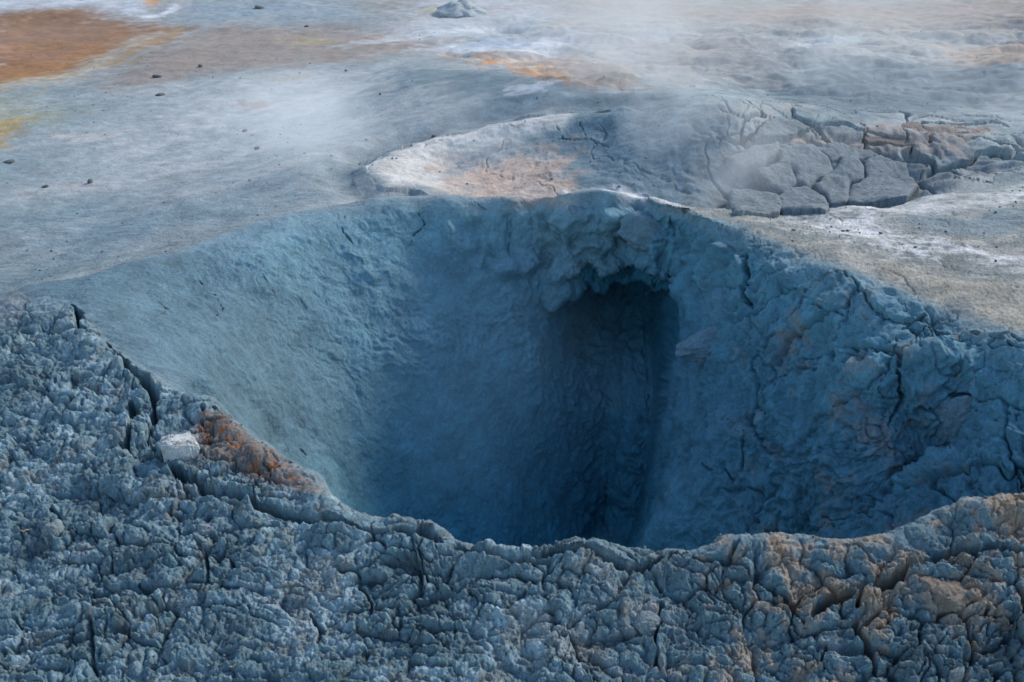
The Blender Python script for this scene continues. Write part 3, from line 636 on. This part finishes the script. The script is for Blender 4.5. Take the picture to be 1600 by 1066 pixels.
# cracked plates of the second pot
PL = [([(480,570),(500,532),(550,495),(640,505),(700,530),(640,550),(520,575)],.04,0,'flat mud plate at the back of the cracked cluster, beside the wide gap'),
      ([(580,690),(592,640),(612,625),(722,620),(785,665),(800,715),(735,755),(700,788),(655,775),(655,720),(625,690)],.07,0,'five sided mud plate in the middle of the cracked cluster'),
      ([(490,712),(590,682),(622,692),(640,740),(652,772),(590,800),(540,775)],.06,0,'mud plate left of the five sided middle plate'),
      ([(728,625),(820,605),(960,632),(990,655),(910,662),(850,655),(800,672),(790,655)],.05,0,'long thin mud plate behind the middle of the cluster'),
      ([(725,785),(800,728),(850,668),(900,672),(925,700),(925,745),(865,770),(855,850),(800,855),(775,818)],.07,0,'tall bent mud plate right of the middle plate'),
      ([(580,830),(610,788),(700,792),(765,822),(785,862),(760,880),(600,880)],.06,0,'wedge shaped mud plate at the front of the cluster, behind the white rim'),
      ([(375,810),(440,790),(560,815),(592,848),(570,885),(400,885)],.07,0,'pale domed mud plate at the left front of the cluster'),
      ([(872,852),(885,782),(950,742),(942,682),(1000,655),(1110,680),(1150,780),(1100,830),(980,848)],.06,0,'broad sloping mud plate on the right side of the cluster'),
      ([(940,520),(1160,515),(1172,545),(1200,570),(1195,600),(1090,600),(950,585)],.04,1,'wide pinkish mud slab on the bench right of the cluster'),
      ([(1180,530),(1380,535),(1460,530),(1520,560),(1500,590),(1380,600),(1215,590)],.04,1,'farthest right pinkish mud slab on the bench'),
      ([(350,655),(430,690),(500,690),(570,640),(575,600),(440,625)],.05,0,'dark mud plate at the left back of the cluster')]
def plate(pts, lift, pink, label):
    poly = hit([(1000 + a / 2.665, b / 2.665) for a, b in pts])[:, :2]; cx, cy = poly.mean(0)
    lo, hi = poly.min(0) - .03, poly.max(0) + .03; st = .0085
    gx, gy = np.meshgrid(np.arange(lo[0], hi[0], st), np.arange(lo[1], hi[1], st * 1.4), indexing='ij'); sh = gx.shape
    fx, fy = gx.ravel().astype(np.float32), gy.ravel().astype(np.float32); bz = base_z(fx, fy); Q = np.stack([fx, fy, bz], 1).astype(np.float32)
    d = poly_sd(fx, fy, poly) + .016 * fbm(Q, 7, 4, off=33) - .014
    top = (lift * .65 - .02) * (1 - (1 - np.clip(-d / .045, 0, 1)) ** 3); nz = .012 * fbm(Q, 9, 4, .6) + .02 * perlin(Q, 3, 8)
    zz = np.where(d < 0, bz + top + nz, bz - .1)
    keep = (d < .02).reshape(sh); ids = -np.ones(sh, int); ids[keep] = np.arange(keep.sum())
    V = np.stack([fx - cx, fy - cy, zz], 1).reshape(*sh, 3)[keep]; z0 = float(V[:, 2].mean()); V[:, 2] -= z0
    F = [(ids[i, j], ids[i + 1, j], ids[i + 1, j + 1], ids[i, j + 1]) for i in range(sh[0] - 1) for j in range(sh[1] - 1)
         if keep[i, j] and keep[i + 1, j] and keep[i + 1, j + 1] and keep[i, j + 1]]
    o = link_mesh('mud_plate', V.tolist(), F, M_plate2 if pink else M_plate); o.location = (cx, cy, z0)
    tag(o, label, 'mud plate', 'cracked mud plates in the second pot')
for p in PL: plate(*p)

# loose crumbs on the crust and grit on the plain: too many to count
def scatter(name, idx, rad, mat, label, cat, sub=1):
    v, f = ico(sub); f = np.array(f); k = len(idx); rs = np.random.default_rng(len(idx))
    sc = rad[:, None, None] * (1 + .45 * (rs.random((k, 1, 3)) - .5)) * np.array([1, 1, .75])
    V = v[None] * (1 + .5 * (rs.random((k, len(v), 1)) - .5)) * sc
    a = rs.random(k) * 6.28; ca, sa = np.cos(a)[:, None], np.sin(a)[:, None]
    V = np.stack([V[..., 0] * ca - V[..., 1] * sa, V[..., 0] * sa + V[..., 1] * ca, V[..., 2]], -1) + P2[idx][:, None] + N[idx][:, None] * rad[:, None, None] * .3
    F = f[None] + (np.arange(k) * len(v))[:, None, None]
    me = bpy.data.meshes.new(name); V = V.reshape(-1, 3).astype(np.float32); F = F.reshape(-1).astype(np.int32)
    me.vertices.add(len(V)); me.vertices.foreach_set('co', V.reshape(-1)); me.loops.add(len(F)); me.loops.foreach_set('vertex_index', F)
    me.polygons.add(len(F) // 3); me.polygons.foreach_set('loop_start', np.arange(0, len(F), 3, dtype=np.int32)); me.update(calc_edges=True)
    me.materials.append(mat); o = bpy.data.objects.new(name, me); COL.objects.link(o); tag(o, label, cat, kind='stuff')
rs = np.random.default_rng(5)
dd_ = np.maximum(x * x + y * y, 1.)
wv = view & (crust > .6) & (y > 1.5); ii = np.nonzero(wv)[0]; ii = rs.choice(ii, 7000, replace=False)
scatter('mud_crumbs', ii, .0016 + .0045 * rs.random(7000) ** 3, M_clod, 'loose crumbs of dry mud on the crust', 'crumbs')
wv = view & (crust < .1) & (inside < .1) & (y > 4.5) & (y < 14) & (N[:, 2] > .8); ii = np.nonzero(wv)[0]
gr_ = sstep(fbm(P[ii], .9, 2, off=71), -.1, .6) + .1; ii = rs.choice(ii, 1500, replace=False, p=gr_ / gr_.sum())
scatter('plain_grit', ii, .003 + .007 * rs.random(1500) ** 4, M_clod, 'fine grit on the plain', 'grit')

# vent cone on the far side
h = hit([(718, 22)])[0]; v = []; f = []; nr_, na = 22, 48
for i in range(nr_):
    t = i / (nr_ - 1); rad = .40 * (1 - t) ** .85 + .05
    if i >= nr_ - 3: rad = .04 - .008 * (i - nr_ + 3)
    zz = .24 * t ** .8 if i < nr_ - 3 else .23 - .03 * (i - nr_ + 3)
    for a in range(na):
        th = 2 * math.pi * a / na; v.append((rad * math.cos(th), rad * math.sin(th), zz - .03))
v.append((0, 0, .12)); v = np.array(v, np.float32); v[:, :2] *= (1 + .25 * fbm(v, 7, 3))[:, None]; v[:, 2] *= 1 + .2 * fbm(v, 5, 3, off=4)
for i in range(nr_ - 1):
    for a in range(na): f.append((i * na + a, i * na + (a + 1) % na, (i + 1) * na + (a + 1) % na, (i + 1) * na + a))
for a in range(na): f.append(((nr_ - 1) * na + a, (nr_ - 1) * na + (a + 1) % na, nr_ * na))
o = link_mesh('vent_cone', (v * np.array([.8, .8, .85])).tolist(), f, M_vent); o.location = (h[0], h[1], ground_z(h[0], h[1])); tag(o, 'small pale blue fumarole cone at the top middle beside a yellow patch', 'vent cone')

# ------------------------------------------------------------------ steam
def steam(name, loc, size, dens, label, scale=1.0, seed=0, cut=.46, rot=0, tint=(.90, .94, .96)):
    m = bpy.data.materials.new(name); m.use_nodes = True; t = m.node_tree; t.nodes.clear(); L = t.links.new
    out = t.nodes.new('ShaderNodeOutputMaterial'); pv = t.nodes.new('ShaderNodeVolumePrincipled'); L(pv.outputs[0], out.inputs['Volume'])
    pv.inputs['Color'].default_value = (*tint, 1); pv.inputs['Anisotropy'].default_value = .2
    co = t.nodes.new('ShaderNodeTexCoord')
    ln = t.nodes.new('ShaderNodeVectorMath'); ln.operation = 'LENGTH'; L(co.outputs['Object'], ln.inputs[0])
    fo = t.nodes.new('ShaderNodeMapRange'); fo.interpolation_type = 'SMOOTHERSTEP'; fo.inputs[1].default_value = 1.0; fo.inputs[2].default_value = .15; L(ln.outputs['Value'], fo.inputs[0])
    mp = t.nodes.new('ShaderNodeMapping'); mp.inputs['Location'].default_value = (seed * 3.1, seed, seed * 1.7); mp.inputs['Scale'].default_value = (size[0] * scale, size[1] * scale, size[2] * scale * .8); L(co.outputs['Object'], mp.inputs[0])
    nn = t.nodes.new('ShaderNodeTexNoise'); nn.inputs['Scale'].default_value = 1.0; nn.inputs['Detail'].default_value = 3.5; nn.inputs['Distortion'].default_value = .6; L(mp.outputs[0], nn.inputs['Vector'])
    mr = t.nodes.new('ShaderNodeMapRange'); mr.inputs[1].default_value = cut; mr.inputs[2].default_value = cut + .28; L(nn.outputs[0], mr.inputs[0])
    mu = t.nodes.new('ShaderNodeMath'); mu.operation = 'MULTIPLY'; L(fo.outputs[0], mu.inputs[0]); L(mr.outputs[0], mu.inputs[1])
    md = t.nodes.new('ShaderNodeMath'); md.operation = 'MULTIPLY'; L(mu.outputs[0], md.inputs[0]); md.inputs[1].default_value = dens; L(md.outputs[0], pv.inputs['Density'])
    v, f = ico(3); o = link_mesh('steam', v.tolist(), f, m); o.location = loc; o.scale = size; o.rotation_euler = (0, 0, rot)
    tag(o, label, 'steam', kind='stuff')
steam('steam_pot', (1.0, 6.7, .10), (1.4, .9, .55), 1.5, 'steam rising from the second mud pot', 1.4, 1)
steam('steam_plain', (-.95, 7.6, .0), (1.6, 1.9, .55), .9, 'thin steam drifting over the pale plain on the left', .9, 2)
steam('steam_back', (1.7, 9.3, .25), (3.0, 1.9, 1.0), .46, 'steam bank over the rocky hollow at the back right', .8, 3, .37)
steam('steam_right', (3.5, 7.6, .05), (1.5, .9, .5), .8, 'steam at the right edge behind the bench of slabs', 1.2, 4)
steam('steam_pit', (-.1, 4.5, -.6), (1.2, .95, .75), .2, 'faint steam inside the deep blue pit', 1.1, 5, .35, tint=(.35, .72, 1.0))  # blue tint paints the pit's shade onto white steam
